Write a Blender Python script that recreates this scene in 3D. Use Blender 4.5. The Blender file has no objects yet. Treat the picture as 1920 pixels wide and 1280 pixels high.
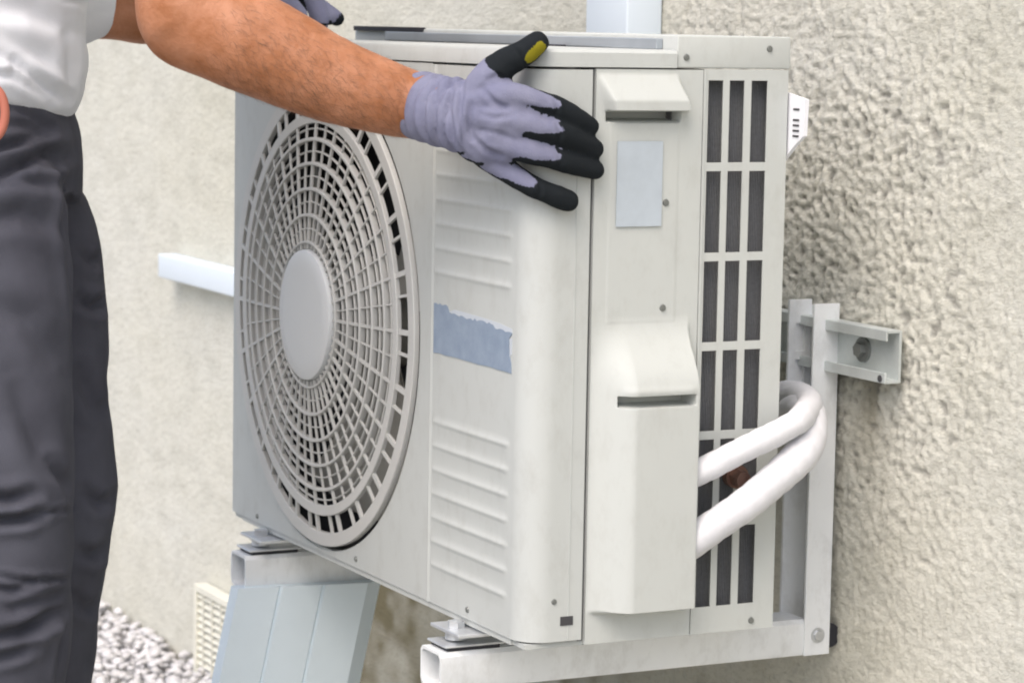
import bpy, bmesh, math, random
import numpy as np
from mathutils import Matrix, Vector

random.seed(7)
rng = np.random.default_rng(7)
SC = bpy.context.scene
COL = SC.collection
PI = math.pi
R = math.radians

# ------------------------------------------------------------------ camera
CAM_F = 5190.9                       # focal length in pixels of a 1920 px wide picture
CAM_C = np.array([2.969444, -1.128833, 0.571229])
CAM_M = np.array([[0.4457824770, -0.1098991958, 0.8883693767],
                  [0.8949621058, 0.0348610804, -0.4447780731],
                  [0.0179112362, 0.9933311995, 0.1138960745]])
cam_d = bpy.data.cameras.new("camera")
cam_d.sensor_width = 36.0
cam_d.lens = CAM_F / 1920 * 36.0
cam_d.clip_start = 0.05
cam_d.clip_end = 200
cam_d.dof.use_dof = True
cam_d.dof.focus_distance = 2.55
cam_d.dof.aperture_fstop = 14.0
cam = bpy.data.objects.new("camera", cam_d)
COL.objects.link(cam)
cam.matrix_world = Matrix.Translation(CAM_C.tolist()) @ Matrix(CAM_M.tolist()).to_4x4()
SC.camera = cam

# ------------------------------------------------------------------ light
SUN_EL, SUN_AZ = 54.0, 142.0     # azimuth: clockwise from +Y
world = bpy.data.worlds.new("World")
SC.world = world
world.use_nodes = True
nt = world.node_tree
bg = nt.nodes["Background"]
sky = nt.nodes.new("ShaderNodeTexSky")
sky.sky_type = 'NISHITA'
sky.sun_disc = False
sky.sun_elevation = R(SUN_EL)
sky.sun_rotation = R(SUN_AZ)
sky.air_density = 1.0
sky.dust_density = 4.0
sky.ozone_density = 0.6
nt.links.new(sky.outputs[0], bg.inputs[0])
bg.inputs[1].default_value = 0.15
sun_d = bpy.data.lights.new("sun", 'SUN')
sun_d.energy = 0.9
sun_d.angle = R(50)
sun_d.color = (1.0, 0.98, 0.95)
sun = bpy.data.objects.new("sun", sun_d)
COL.objects.link(sun)
sdir = Vector((math.sin(R(SUN_AZ)) * math.cos(R(SUN_EL)), math.cos(R(SUN_AZ)) * math.cos(R(SUN_EL)), math.sin(R(SUN_EL))))
sun.rotation_euler = sdir.to_track_quat('Z', 'Y').to_euler()
SC.view_settings.view_transform = 'Standard'
SC.view_settings.look = 'None'
SC.view_settings.exposure = 0.72
SC.view_settings.gamma = 1.0
SC.cycles.filter_width = 2.0
SC.cycles.max_bounces = 8


# ------------------------------------------------------------------ helpers
def at(u, v, D):
    """world point seen at 1920x1280 position (u, v), D metres in front of the camera"""
    d = CAM_M @ np.array([(u - 960) / CAM_F, -(v - 640) / CAM_F, -1.0])
    return CAM_C + d * D


def on(u, v, ax, val):
    """the same, on the plane where coordinate ax equals val"""
    d = CAM_M @ np.array([(u - 960) / CAM_F, -(v - 640) / CAM_F, -1.0])
    return CAM_C + d * ((val - CAM_C[ax]) / d[ax])


class NoiseGrid:
    def __init__(s, seed):
        s.t = np.random.default_rng(seed).random((256, 256))

    def __call__(s, x, y):
        xi = np.floor(x).astype(int)
        yi = np.floor(y).astype(int)
        fx = x - xi
        fy = y - yi
        fx = fx * fx * (3 - 2 * fx)
        fy = fy * fy * (3 - 2 * fy)
        a = s.t[xi % 256, yi % 256]
        b = s.t[(xi + 1) % 256, yi % 256]
        c = s.t[xi % 256, (yi + 1) % 256]
        d = s.t[(xi + 1) % 256, (yi + 1) % 256]
        return (a * (1 - fx) + b * fx) * (1 - fy) + (c * (1 - fx) + d * fx) * fy


N1, N2, N3, N4 = NoiseGrid(1), NoiseGrid(2), NoiseGrid(3), NoiseGrid(4)


def noise3(P, s, n=N1):
    return (n(P[:, 0] * s + 3.1, P[:, 1] * s + 7.7) + n(P[:, 1] * s + 11.3, P[:, 2] * s + 1.9) + n(P[:, 2] * s + 5.2, P[:, 0] * s + 17.0)) / 3 - 0.5


def sstep(a, b, x):
    t = np.clip((x - a) / (b - a), 0, 1)
    return t * t * (3 - 2 * t)


def link(name, me, material, parent=None, smooth=True):
    o = bpy.data.objects.new(name, me)
    COL.objects.link(o)
    if material is not None:
        me.materials.clear()
        me.materials.append(material)
    if smooth:
        me.polygons.foreach_set("use_smooth", [True] * len(me.polygons))
    me.update()
    if parent is not None:
        o.parent = parent
        o.matrix_parent_inverse = parent_world(parent).inverted()
    return o


def parent_world(p):
    m = Matrix.Translation(p.location) @ p.rotation_euler.to_matrix().to_4x4()
    if p.parent is not None:
        m = parent_world(p.parent) @ p.matrix_parent_inverse @ m
    return m


def thing(name, label, cat, loc=(0, 0, 0), group=None):
    o = bpy.data.objects.new(name, None)
    COL.objects.link(o)
    o.location = loc
    o.empty_display_size = 0.05
    tag(o, label, cat, group)
    return o


def tag(o, label, cat, group=None, kind=None):
    o["label"] = label
    o["category"] = cat
    if group:
        o["group"] = group
    if kind:
        o["kind"] = kind


class MB:
    """collects shapes, then links them as one mesh"""

    def __init__(s):
        s.v = []
        s.f = []

    def add(s, vs, fs):
        n = len(s.v)
        s.v += [tuple(map(float, p)) for p in vs]
        s.f += [tuple(i + n for i in f) for f in fs]
        return s

    def box(s, a, b, bev=0.0):
        x0, y0, z0 = a
        x1, y1, z1 = b
        if bev <= 0:
            vs = [(x0, y0, z0), (x1, y0, z0), (x1, y1, z0), (x0, y1, z0), (x0, y0, z1), (x1, y0, z1), (x1, y1, z1), (x0, y1, z1)]
            return s.add(vs, [(0, 3, 2, 1), (4, 5, 6, 7), (0, 1, 5, 4), (1, 2, 6, 5), (2, 3, 7, 6), (3, 0, 4, 7)])
        bm = bmesh.new()
        bmesh.ops.create_cube(bm, size=1)
        for v in bm.verts:
            v.co = Vector((x0 + (v.co.x + .5) * (x1 - x0), y0 + (v.co.y + .5) * (y1 - y0), z0 + (v.co.z + .5) * (z1 - z0)))
        bmesh.ops.bevel(bm, geom=bm.edges[:], offset=bev, segments=3, profile=.5, affect='EDGES')
        return s.bm(bm)

    def bm(s, bm, mtx=None):
        bm.verts.index_update()
        vs = [(mtx @ v.co if mtx else v.co)[:] for v in bm.verts]
        fs = [[v.index for v in f.verts] for f in bm.faces]
        s.add(vs, fs)
        bm.free()
        return s

    def cyl(s, p, q, r0, r1=None, n=24, cap=True):
        r1 = r0 if r1 is None else r1
        p, q = Vector(p), Vector(q)
        d = (q - p).normalized()
        a = d.orthogonal().normalized()
        b = d.cross(a)
        vs = []
        for c, r in ((p, r0), (q, r1)):
            for i in range(n):
                t = 2 * PI * i / n
                vs.append((c + (a * math.cos(t) + b * math.sin(t)) * r)[:])
        fs = [(i, (i + 1) % n, n + (i + 1) % n, n + i) for i in range(n)]
        if cap:
            fs += [tuple(range(n))[::-1], tuple(range(n, 2 * n))]
        return s.add(vs, fs)

    def tube(s, pts, ra, rb=None, ref=(0, 0, 1), n=28, sub=6, capn=5, round_cap=True):
        """swept elliptical tube with rounded ends; ra lies along ref, rb across it"""
        P = np.array(pts, float)
        ra = np.array(ra, float) * np.ones(len(P))
        rb = ra.copy() if rb is None else np.array(rb, float) * np.ones(len(P))
        refs = np.array(ref, float)
        if refs.ndim == 1:
            refs = np.tile(refs, (len(P), 1))
        Q = np.column_stack([P, ra, rb, refs])
        out = []
        m = len(Q)
        for i in range(m - 1):
            a, b = Q[i], Q[i + 1]
            pa = Q[i - 1] if i > 0 else 2 * a - b
            pb = Q[i + 2] if i + 2 < m else 2 * b - a
            for k in range(sub):
                t = k / sub
                out.append(.5 * (2 * a + (b - pa) * t + (2 * pa - 5 * a + 4 * b - pb) * t * t + (3 * a - pa - 3 * b + pb) * t ** 3))
        out.append(Q[-1])
        Q = np.array(out)
        T = np.gradient(Q[:, :3], axis=0)
        T /= np.linalg.norm(T, axis=1)[:, None]
        rings = []

        def ring(c, t, r1, r2, rf):
            a = rf - t * (rf @ t)
            a /= np.linalg.norm(a)
            b = np.cross(t, a)
            th = np.arange(n) * 2 * PI / n
            return c + np.outer(np.cos(th) * r1, a) + np.outer(np.sin(th) * r2, b)
        q, t = Q[0], T[0]
        rm = min(q[3], q[4])
        if round_cap:
            for k in range(1, capn):
                f = math.sin(k / capn * PI / 2)
                rings.append(ring(q[:3] - t * rm * math.cos(k / capn * PI / 2), t, q[3] * f, q[4] * f, q[5:8]))
        for q, t in zip(Q, T):
            rings.append(ring(q[:3], t, q[3], q[4], q[5:8]))
        rm = min(q[3], q[4])
        if round_cap:
            for k in range(capn - 1, 0, -1):
                f = math.sin(k / capn * PI / 2)
                rings.append(ring(q[:3] + t * rm * math.cos(k / capn * PI / 2), t, q[3] * f, q[4] * f, q[5:8]))
        m = len(rings)
        vs = np.vstack(rings)
        fs = []
        for i in range(m - 1):
            for j in range(n):
                fs.append((i * n + j, i * n + (j + 1) % n, (i + 1) * n + (j + 1) % n, (i + 1) * n + j))
        fs.append(tuple(range(n))[::-1])
        fs.append(tuple(range((m - 1) * n, m * n)))
        return s.add(vs, fs)

    def mesh(s, name):
        me = bpy.data.meshes.new(name)
        me.from_pydata(s.v, [], s.f)
        bm = bmesh.new()
        bm.from_mesh(me)
        bmesh.ops.recalc_face_normals(bm, faces=bm.faces[:])
        bm.to_mesh(me)
        bm.free()
        return me

    def build(s, name, material, parent=None, smooth=False, loc=None, edge=None):
        me = s.mesh(name)
        if loc is not None:                       # top-level mesh: put its origin where it stands
            me.transform(Matrix.Translation([-c for c in loc]))
        o = link(name, me, material, parent, smooth)
        if loc is not None:
            o.location = loc
        if edge:
            me.set_sharp_from_angle(angle=R(edge))
        return o


def heightfield(us, vs, fn):
    """grid of points fn(U, V) -> (n,m,3) as MB"""
    U, V = np.meshgrid(us, vs, indexing='ij')
    P = fn(U, V)
    n, m = U.shape
    idx = np.arange(n * m).reshape(n, m)
    f = np.stack([idx[:-1, :-1], idx[1:, :-1], idx[1:, 1:], idx[:-1, 1:]], -1).reshape(-1, 4)
    return P.reshape(-1, 3), f


def fast_mesh(name, V, F):
    me = bpy.data.meshes.new(name)
    me.vertices.add(len(V))
    me.vertices.foreach_set("co", np.asarray(V, np.float32).ravel())
    k = F.shape[1]
    me.loops.add(len(F) * k)
    me.loops.foreach_set("vertex_index", F.astype(np.int32).ravel())
    me.polygons.add(len(F))
    me.polygons.foreach_set("loop_start", np.arange(0, len(F) * k, k, dtype=np.int32))
    me.polygons.foreach_set("loop_total", np.full(len(F), k, dtype=np.int32))
    me.update(calc_edges=True)
    me.validate()
    return me


def organic(mb, name, voxel, smooth_it, material, parent, deform=None, attr=None, smooth_f=.5):
    """fuse the overlapping tubes of mb into one skin"""
    me = mb.mesh(name + "_raw")
    o = bpy.data.objects.new(name + "_raw", me)
    COL.objects.link(o)
    m = o.modifiers.new("r", 'REMESH')
    m.mode = 'VOXEL'
    m.voxel_size = voxel
    m.use_smooth_shade = True
    s = o.modifiers.new("s", 'SMOOTH')
    s.factor = smooth_f
    s.iterations = smooth_it
    dg = bpy.context.evaluated_depsgraph_get()
    out = bpy.data.meshes.new_from_object(o.evaluated_get(dg))
    out.name = name
    bpy.data.objects.remove(o)
    bpy.data.meshes.remove(me)
    n = len(out.vertices)
    co = np.empty(n * 3, np.float32)
    out.vertices.foreach_get("co", co)
    co = co.reshape(-1, 3).astype(float)
    no = np.empty(n * 3, np.float32)
    out.vertices.foreach_get("normal", no)
    no = no.reshape(-1, 3).astype(float)
    if attr is not None:
        for an, fn in attr.items():
            a = out.attributes.new(an, 'FLOAT', 'POINT')
            a.data.foreach_set("value", np.asarray(fn(co, no), np.float32))
    if deform is not None:
        co = deform(co, no)
        out.vertices.foreach_set("co", co.astype(np.float32).ravel())
        out.update()
    return link(name, out, material, parent, True)


def seg_dist(P, a, b):
    a, b = np.array(a, float), np.array(b, float)
    d = b - a
    t = np.clip(((P - a) @ d) / (d @ d), 0, 1)
    return np.linalg.norm(P - (a + t[:, None] * d), axis=1), t


def creases(co, no, lines):
    """push the cloth in along each 3-D line (a, b, depth, width), raising its two lips"""
    out = co.copy()
    for a, b, dp, w in lines:
        d, t = seg_dist(co, a, b)
        env = np.clip(np.sin(np.clip(t, .04, .96) * PI), 0, 1) ** .6
        out -= no * (np.exp(-(d / w) ** 2) * dp * env)[:, None]
        out += no * (np.exp(-((d - 2.0 * w) / w) ** 2) * dp * .45 * env)[:, None]
    return out


def to_px(P):
    q = (P - CAM_C) @ CAM_M
    return 960 + CAM_F * q[:, 0] / -q[:, 2], 640 - CAM_F * q[:, 1] / -q[:, 2], -q[:, 2]


def cloth_folds(co, no, lines, dmin, dmax, gain=1.0):
    """folds drawn on the side of the cloth that faces the street; (polyline px, depth m, width m)"""
    u, v, D = to_px(co)
    face = sstep(-.1, .3, no @ CAM_M[:, 2]) * (D > dmin) * (D < dmax)
    UV = np.stack([u, v, 0 * u], -1)
    out = co.copy()
    for pl_, dp, w in lines:
        best = np.full(len(co), 1e9)
        env = np.zeros(len(co))
        n = len(pl_) - 1
        for k in range(n):
            d, t = seg_dist(UV, (*pl_[k], 0), (*pl_[k + 1], 0))
            m = d < best
            best[m] = d[m]
            env[m] = ((k + t) / n)[m]
        d = best * D / CAM_F
        e = np.clip(np.sin(np.clip(env, .05, .95) * PI), 0, 1) ** .5 * face
        dp = dp * gain
        out -= no * (np.exp(-(d / w) ** 2) * dp * e)[:, None]
        out += no * (np.exp(-((d - 2.1 * w) / (1.1 * w)) ** 2) * dp * .4 * e)[:, None]
    return out


# ------------------------------------------------------------------ materials
def mat(name, color, rough=.5, metal=0.0, spec=.5, var=0.0, var_scale=8.0, color2=None, bump=0.0, bump_scale=200.0, sss=0.0, detail=4.0, attr=None, rough_var=0.0, coat=0.0, dirt=0.0):
    m = bpy.data.materials.new(name)
    m.use_nodes = True
    nt = m.node_tree
    b = nt.nodes["Principled BSDF"]
    b.inputs["Base Color"].default_value = (*color, 1)
    b.inputs["Roughness"].default_value = rough
    b.inputs["Metallic"].default_value = metal
    b.inputs["Specular IOR Level"].default_value = spec
    if coat:
        b.inputs["Coat Weight"].default_value = coat
        b.inputs["Coat Roughness"].default_value = .3
    geo = nt.nodes.new("ShaderNodeTexCoord")
    src = None
    if var > 0 or color2 is not None:
        n = nt.nodes.new("ShaderNodeTexNoise")
        n.inputs["Scale"].default_value = var_scale
        n.inputs["Detail"].default_value = detail
        n.inputs["Roughness"].default_value = .6
        nt.links.new(geo.outputs["Object"], n.inputs["Vector"])
        r = nt.nodes.new("ShaderNodeValToRGB")
        r.color_ramp.elements[0].position = .32
        r.color_ramp.elements[1].position = .68
        c2 = color2 if color2 is not None else tuple(c * (1 - var) for c in color)
        r.color_ramp.elements[0].color = (*c2, 1)
        r.color_ramp.elements[1].color = (*color, 1)
        nt.links.new(n.outputs[0], r.inputs[0])
        nt.links.new(r.outputs[0], b.inputs["Base Color"])
        src = r.outputs[0]
        if rough_var:
            mr = nt.nodes.new("ShaderNodeMapRange")
            mr.inputs["To Min"].default_value = rough - rough_var
            mr.inputs["To Max"].default_value = rough + rough_var
            nt.links.new(n.outputs[0], mr.inputs["Value"])
            nt.links.new(mr.outputs[0], b.inputs["Roughness"])
    if attr:
        for an, c in attr:
            a = nt.nodes.new("ShaderNodeAttribute")
            a.attribute_name = an
            an_n = nt.nodes.new("ShaderNodeTexNoise")
            an_n.inputs["Scale"].default_value = 420
            nt.links.new(geo.outputs["Object"], an_n.inputs["Vector"])
            ad = nt.nodes.new("ShaderNodeMath")
            ad.operation = 'ADD'
            nt.links.new(a.outputs["Fac"], ad.inputs[0])
            nt.links.new(an_n.outputs[0], ad.inputs[1])
            rg = nt.nodes.new("ShaderNodeMapRange")
            rg.inputs["From Min"].default_value = .84
            rg.inputs["From Max"].default_value = 1.08
            nt.links.new(ad.outputs[0], rg.inputs["Value"])
            mx = nt.nodes.new("ShaderNodeMix")
            mx.data_type = 'RGBA'
            nt.links.new(rg.outputs[0], mx.inputs[0])
            if src is not None:
                nt.links.new(src, mx.inputs[6])
            else:
                mx.inputs[6].default_value = (*color, 1)
            mx.inputs[7].default_value = (*c, 1)
            src = mx.outputs[2]
        nt.links.new(src, b.inputs["Base Color"])
    if dirt:
        n = nt.nodes.new("ShaderNodeTexNoise")
        n.inputs["Scale"].default_value = 55
        n.inputs["Detail"].default_value = 8
        n.inputs["Roughness"].default_value = .7
        mp = nt.nodes.new("ShaderNodeMapping")
        mp.inputs["Scale"].default_value = (.8, .8, .45)
        nt.links.new(geo.outputs["Object"], mp.inputs["Vector"])
        nt.links.new(mp.outputs[0], n.inputs["Vector"])
        mr = nt.nodes.new("ShaderNodeMapRange")
        mr.inputs["From Min"].default_value = .50
        mr.inputs["From Max"].default_value = .80
        mr.inputs["To Max"].default_value = dirt
        nt.links.new(n.outputs[0], mr.inputs["Value"])
        mx = nt.nodes.new("ShaderNodeMix")
        mx.data_type = 'RGBA'
        nt.links.new(mr.outputs[0], mx.inputs[0])
        nt.links.new(src, mx.inputs[6])
        mx.inputs[7].default_value = (.20, .18, .14, 1)
        src = mx.outputs[2]
        nt.links.new(src, b.inputs["Base Color"])
    if bump > 0:
        n = nt.nodes.new("ShaderNodeTexNoise")
        n.inputs["Scale"].default_value = bump_scale
        n.inputs["Detail"].default_value = 3
        nt.links.new(geo.outputs["Object"], n.inputs["Vector"])
        bp = nt.nodes.new("ShaderNodeBump")
        bp.inputs["Strength"].default_value = bump
        bp.inputs["Distance"].default_value = .001
        nt.links.new(n.outputs[0], bp.inputs["Height"])
        nt.links.new(bp.outputs[0], b.inputs["Normal"])
    if sss:
        b.inputs["Subsurface Weight"].default_value = sss
        b.inputs["Subsurface Radius"].default_value = (.012, .005, .003)
        b.inputs["Subsurface Scale"].default_value = 1.0
    return m


M_CASE = mat("case_paint", (.505, .525, .51), .55, spec=.3, dirt=.22, var=.05, var_scale=5, bump=.06, bump_scale=700, rough_var=.08)
M_COVER = mat("cover_plastic", (.52, .54, .52), .58, spec=.3, dirt=.18, var=.04, var_scale=6, bump=.05, bump_scale=500)
M_GRILLE = mat("grille_plastic", (.53, .53, .51), .5, var=.08, var_scale=12)
M_HUB = mat("hub_plastic", (.60, .62, .63), .45, var=.03, var_scale=10)
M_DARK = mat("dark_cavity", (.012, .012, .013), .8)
M_BLADE = mat("fan_blade", (.36, .35, .31), .5, var=.12, var_scale=15)
M_COIL = mat("coil_fins", (.19, .195, .205), .6, metal=.1, var=.2, var_scale=300)
M_BRACKET = mat("bracket_paint", (.80, .82, .83), .45, dirt=.3, var=.06, var_scale=14, bump=.08, bump_scale=300)
M_STEEL = mat("zinc_steel", (.70, .72, .74), .35, metal=.6, var=.2, var_scale=40)
M_RAIL = mat("galvanised", (.68, .72, .71), .42, metal=.45, var=.18, var_scale=25)
M_RUBBER = mat("rubber", (.02, .02, .026), .7)
M_FOAM = mat("pipe_foam", (.68, .68, .705), .85, spec=.2, var=.06, var_scale=20, bump=.5, bump_scale=160)
M_TRUNK = mat("trunking", (.72, .80, .88), .35, var=.03, var_scale=5)
M_PANEL = mat("ridged_panel", (.72, .82, .88), .35, var=.06, var_scale=9)
M_PLATE = mat("rating_plate", (.50, .56, .62), .4, metal=.1, var=.12, var_scale=30)
M_BADGE = mat("badge", (.21, .27, .36), .45, color2=(.27, .33, .42), var=.2, var_scale=55)
M_BADGE2 = mat("badge_residue", (.50, .54, .59), .7)
M_SCREW = mat("screw", (.22, .23, .22), .45, metal=.6)
M_COPPER = mat("copper", (.30, .18, .14), .4, metal=.7, var=.3, var_scale=60)
M_VENT = mat("vent_plastic", (.70, .69, .60), .5, var=.08, var_scale=20)
M_VENTD = mat("vent_gap", (.17, .15, .10), .8)
M_TAG = mat("tag_white", (.80, .81, .85), .4)
M_INK = mat("ink", (.05, .05, .055), .6)
M_SKIN = mat("skin", (.47, .215, .12), .55, spec=.35, color2=(.33, .125, .05), var=.2, var_scale=34, detail=7, bump=.7, bump_scale=260, sss=.08)
M_GLOVE = mat("glove_knit", (.225, .23, .315), .9, spec=.15, color2=(.175, .18, .265), var_scale=30, bump=.6, bump_scale=900, attr=[("coat", (.013, .016, .019)), ("yellow", (.24, .21, .015))])
M_SHIRT = mat("shirt_cotton", (.72, .74, .78), .95, spec=.1, var=.04, var_scale=10, bump=.3, bump_scale=800)
M_PANTS = mat("work_trousers", (.078, .080, .100), .9, spec=.2, color2=(.060, .061, .077), var_scale=14, bump=.5, bump_scale=900)
M_SHOE = mat("shoe_leather", (.05, .045, .04), .5)
M_HAIR = mat("hair", (.035, .025, .018), .6)
M_ORANGE = mat("orange_handle", (.46, .15, .10), .5)


def wall_material():
    m = bpy.data.materials.new("roughcast_render")
    m.use_nodes = True
    nt = m.node_tree
    L = nt.links.new
    b = nt.nodes["Principled BSDF"]
    b.inputs["Roughness"].default_value = .93
    b.inputs["Specular IOR Level"].default_value = .2
    tc = nt.nodes.new("ShaderNodeTexCoord")

    def noise(scale, det=5, rough=.6):
        n = nt.nodes.new("ShaderNodeTexNoise")
        n.inputs["Scale"].default_value = scale
        n.inputs["Detail"].default_value = det
        n.inputs["Roughness"].default_value = rough
        mp = nt.nodes.new("ShaderNodeMapping")
        mp.inputs["Scale"].default_value = (.55, 1, 1)
        L(tc.outputs["Object"], mp.inputs["Vector"])
        L(mp.outputs[0], n.inputs["Vector"])
        return n.outputs[0]

    def ramp(src, stops):
        r = nt.nodes.new("ShaderNodeValToRGB")
        e = r.color_ramp.elements
        while len(e) < len(stops):
            e.new(.5)
        for k, (p, c) in enumerate(stops):
            e[k].position = p
            e[k].color = (*c, 1)
        L(src, r.inputs[0])
        return r.outputs[0]

    def mix(f, a, b_, mode='MIX'):
        x = nt.nodes.new("ShaderNodeMix")
        x.data_type = 'RGBA'
        x.blend_type = mode
        if isinstance(f, float):
            x.inputs[0].default_value = f
        else:
            L(f, x.inputs[0])
        for i, s in ((6, a), (7, b_)):
            if isinstance(s, tuple):
                x.inputs[i].default_value = (*s, 1)
            else:
                L(s, x.inputs[i])
        return x.outputs[2]
    big = ramp(noise(1.6, 6), [(.36, (.60, .585, .50)), (.5, (.635, .625, .555)), (.66, (.635, .63, .575))])
    mid = ramp(noise(22, 6), [(.30, (.88, .88, .87)), (.55, (1, 1, 1))])
    col = mix(1.0, big, mid, 'MULTIPLY')
    grain = ramp(noise(260, 4, .7), [(.30, (.78, .77, .75)), (.5, (1, 1, 1)), (.75, (1.0, 1.0, 1.0))])
    col = mix(1.0, col, grain, 'MULTIPLY')
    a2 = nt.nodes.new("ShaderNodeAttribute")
    a2.attribute_name = "shade_and_rust"
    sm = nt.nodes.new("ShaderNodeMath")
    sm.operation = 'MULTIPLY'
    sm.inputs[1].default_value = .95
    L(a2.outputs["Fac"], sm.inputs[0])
    col = mix(sm.outputs[0], col, (.135, .115, .062))  # brown that paints in the shade under the unit, and tints the rust run
    # darker colour in the pits of the render
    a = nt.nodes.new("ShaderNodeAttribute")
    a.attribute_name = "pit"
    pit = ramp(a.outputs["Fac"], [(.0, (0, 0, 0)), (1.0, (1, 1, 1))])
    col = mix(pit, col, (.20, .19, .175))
    L(col, b.inputs["Base Color"])
    bp = nt.nodes.new("ShaderNodeBump")
    bp.inputs["Strength"].default_value = .8
    bp.inputs["Distance"].default_value = .0025
    L(noise(300, 5, .7), bp.inputs["Height"])
    L(bp.outputs[0], b.inputs["Normal"])
    return m


# ------------------------------------------------------------------ setting: wall and ground
WY = .412          # face of the wall
GZ = -.52          # ground level
WID, HEI, DEP = .749, .55, .268


def spaced(segs):
    out = []
    for a, b, d in segs:
        out += list(np.arange(a, b, d))
    out.append(segs[-1][1])
    return np.array(out)


def build_wall():
    xs = spaced([(-9, -2.6, .06), (-2.6, -.9, .0055), (-.9, .25, .005), (.25, 1.12, .0024), (1.12, 1.6, .012), (1.6, 7, .08)])
    zs = spaced([(-.62, -.5, .02), (-.5, .72, .0027), (.72, 1.0, .012), (1.0, 3.4, .08)])
    pit = shade_and_rust = None

    def fn(X, Z):
        nonlocal pit, shade_and_rust
        w = X * .70 + .003 * (N3(X * 60, Z * 60) - .5)
        a = N1(w * 128, Z * 128)
        b = N2(w * 240 + 40, Z * 240)
        c = N3(X * 15, Z * 24 + 9)
        d = N4(X * 5, Z * 5)
        e = N2(X * 230 + 11, Z * 400)
        ridge = 1 - np.abs(2 * a - 1)
        patch = sstep(.35, .75, N4(X * 3.3 + 8, Z * 3.3 + 2) * .6 + N3(X * 9, Z * 9) * .4)
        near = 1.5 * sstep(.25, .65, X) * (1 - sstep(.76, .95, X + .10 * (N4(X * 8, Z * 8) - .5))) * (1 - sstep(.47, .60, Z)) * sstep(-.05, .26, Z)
        amp = (.16 + .22 * patch) * sstep(-.6, .3, X) + .24 + .34 * near
        h = (.0030 * ridge + .0034 * b + .0018 * e) * amp + .0016 * c + .003 * d
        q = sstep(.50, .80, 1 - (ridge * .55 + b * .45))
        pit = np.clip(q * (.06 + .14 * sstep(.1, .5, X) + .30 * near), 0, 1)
        # shade below the unit painted in brown, plus a rust run under the rail
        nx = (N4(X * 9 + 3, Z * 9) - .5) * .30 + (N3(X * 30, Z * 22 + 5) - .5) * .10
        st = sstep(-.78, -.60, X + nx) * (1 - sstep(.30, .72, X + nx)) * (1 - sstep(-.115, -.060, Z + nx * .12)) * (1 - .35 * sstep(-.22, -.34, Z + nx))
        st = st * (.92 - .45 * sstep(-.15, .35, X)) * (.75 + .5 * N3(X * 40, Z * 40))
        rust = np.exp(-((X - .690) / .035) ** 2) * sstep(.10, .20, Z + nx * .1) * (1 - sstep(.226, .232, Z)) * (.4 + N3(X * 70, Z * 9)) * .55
        shade_and_rust = np.clip(np.maximum(st, rust), 0, 1)
        return np.stack([X, WY - h + .004, Z], -1)
    V, F = heightfield(xs, zs, fn)
    # block behind the rendered face
    n = len(V)
    bx = np.array([(-9, .42, -.62), (7, .42, -.62), (7, .68, -.62), (-9, .68, -.62), (-9, .42, 3.4), (7, .42, 3.4), (7, .68, 3.4), (-9, .68, 3.4)], float)
    bf = np.array([(0, 3, 2, 1), (4, 5, 6, 7), (1, 2, 6, 5), (2, 3, 7, 6), (3, 0, 4, 7)]) + n
    me = fast_mesh("house_wall", np.vstack([V, bx]), np.vstack([F, bf]))
    at_ = me.attributes.new("pit", 'FLOAT', 'POINT')
    at_.data.foreach_set("value", np.concatenate([pit.ravel(), np.zeros(8)]).astype(np.float32))
    at_ = me.attributes.new("shade_and_rust", 'FLOAT', 'POINT')
    at_.data.foreach_set("value", np.concatenate([shade_and_rust.ravel(), np.zeros(8)]).astype(np.float32))
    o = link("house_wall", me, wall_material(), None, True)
    tag(o, "pale cream house wall of coarse roughcast render behind the air conditioner", "wall")


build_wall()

m_ground = mat("ground_dirt", (.42, .41, .37), .95, var=.4, var_scale=9, bump=.8, bump_scale=60)
g = MB().add([(-60, -60, GZ), (60, -60, GZ), (60, 60, GZ), (-60, 60, GZ)], [(0, 1, 2, 3)]).build("ground", m_ground)
g["kind"] = "structure"


def build_gravel():
    base = bmesh.new()
    bmesh.ops.create_icosphere(base, subdivisions=1, radius=1)
    bv = np.array([v.co[:] for v in base.verts])
    base.verts.index_update()
    bf = np.array([[v.index for v in f.verts] for f in base.faces])
    base.free()
    n = 8000
    V, F = [], []
    for i in range(n):
        x = rng.uniform(-2.35, -.7)
        y = WY - .008 - rng.random() ** 1.3 * .62
        s = rng.uniform(.005, .012)
        heap = .05 * max(0, 1 - (WY - y) / .35)
        z = GZ + heap * rng.random() + s * .3
        th = rng.uniform(0, 2 * PI)
        c, sn = math.cos(th), math.sin(th)
        v = bv * (1 + .25 * rng.standard_normal((len(bv), 1))) * np.array([1.2, .85, .6]) * s
        v = np.stack([v[:, 0] * c - v[:, 1] * sn, v[:, 0] * sn + v[:, 1] * c, v[:, 2]], -1)
        V.append(v + [x, y, z])
        F.append(bf + i * len(bv))
    m = mat("gravel_stone", (.66, .65, .66), .9, spec=.2, color2=(.50, .49, .48), var_scale=38, detail=2)
    o = link("gravel", fast_mesh("gravel", np.vstack(V), np.vstack(F)), m, None, False)
    o["kind"] = "stuff"
    o["label"] = "grey and white gravel along the foot of the wall"


build_gravel()

# ------------------------------------------------------------------ the outdoor unit
unit = thing("air_conditioner", "white outdoor air conditioner unit with round fan grille, gripped by the gloved worker", "air conditioner", (.37, .13, 0))
FCX, FCZ, FR = .2620, .2610, .247       # fan opening
SEAM = .060


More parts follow.
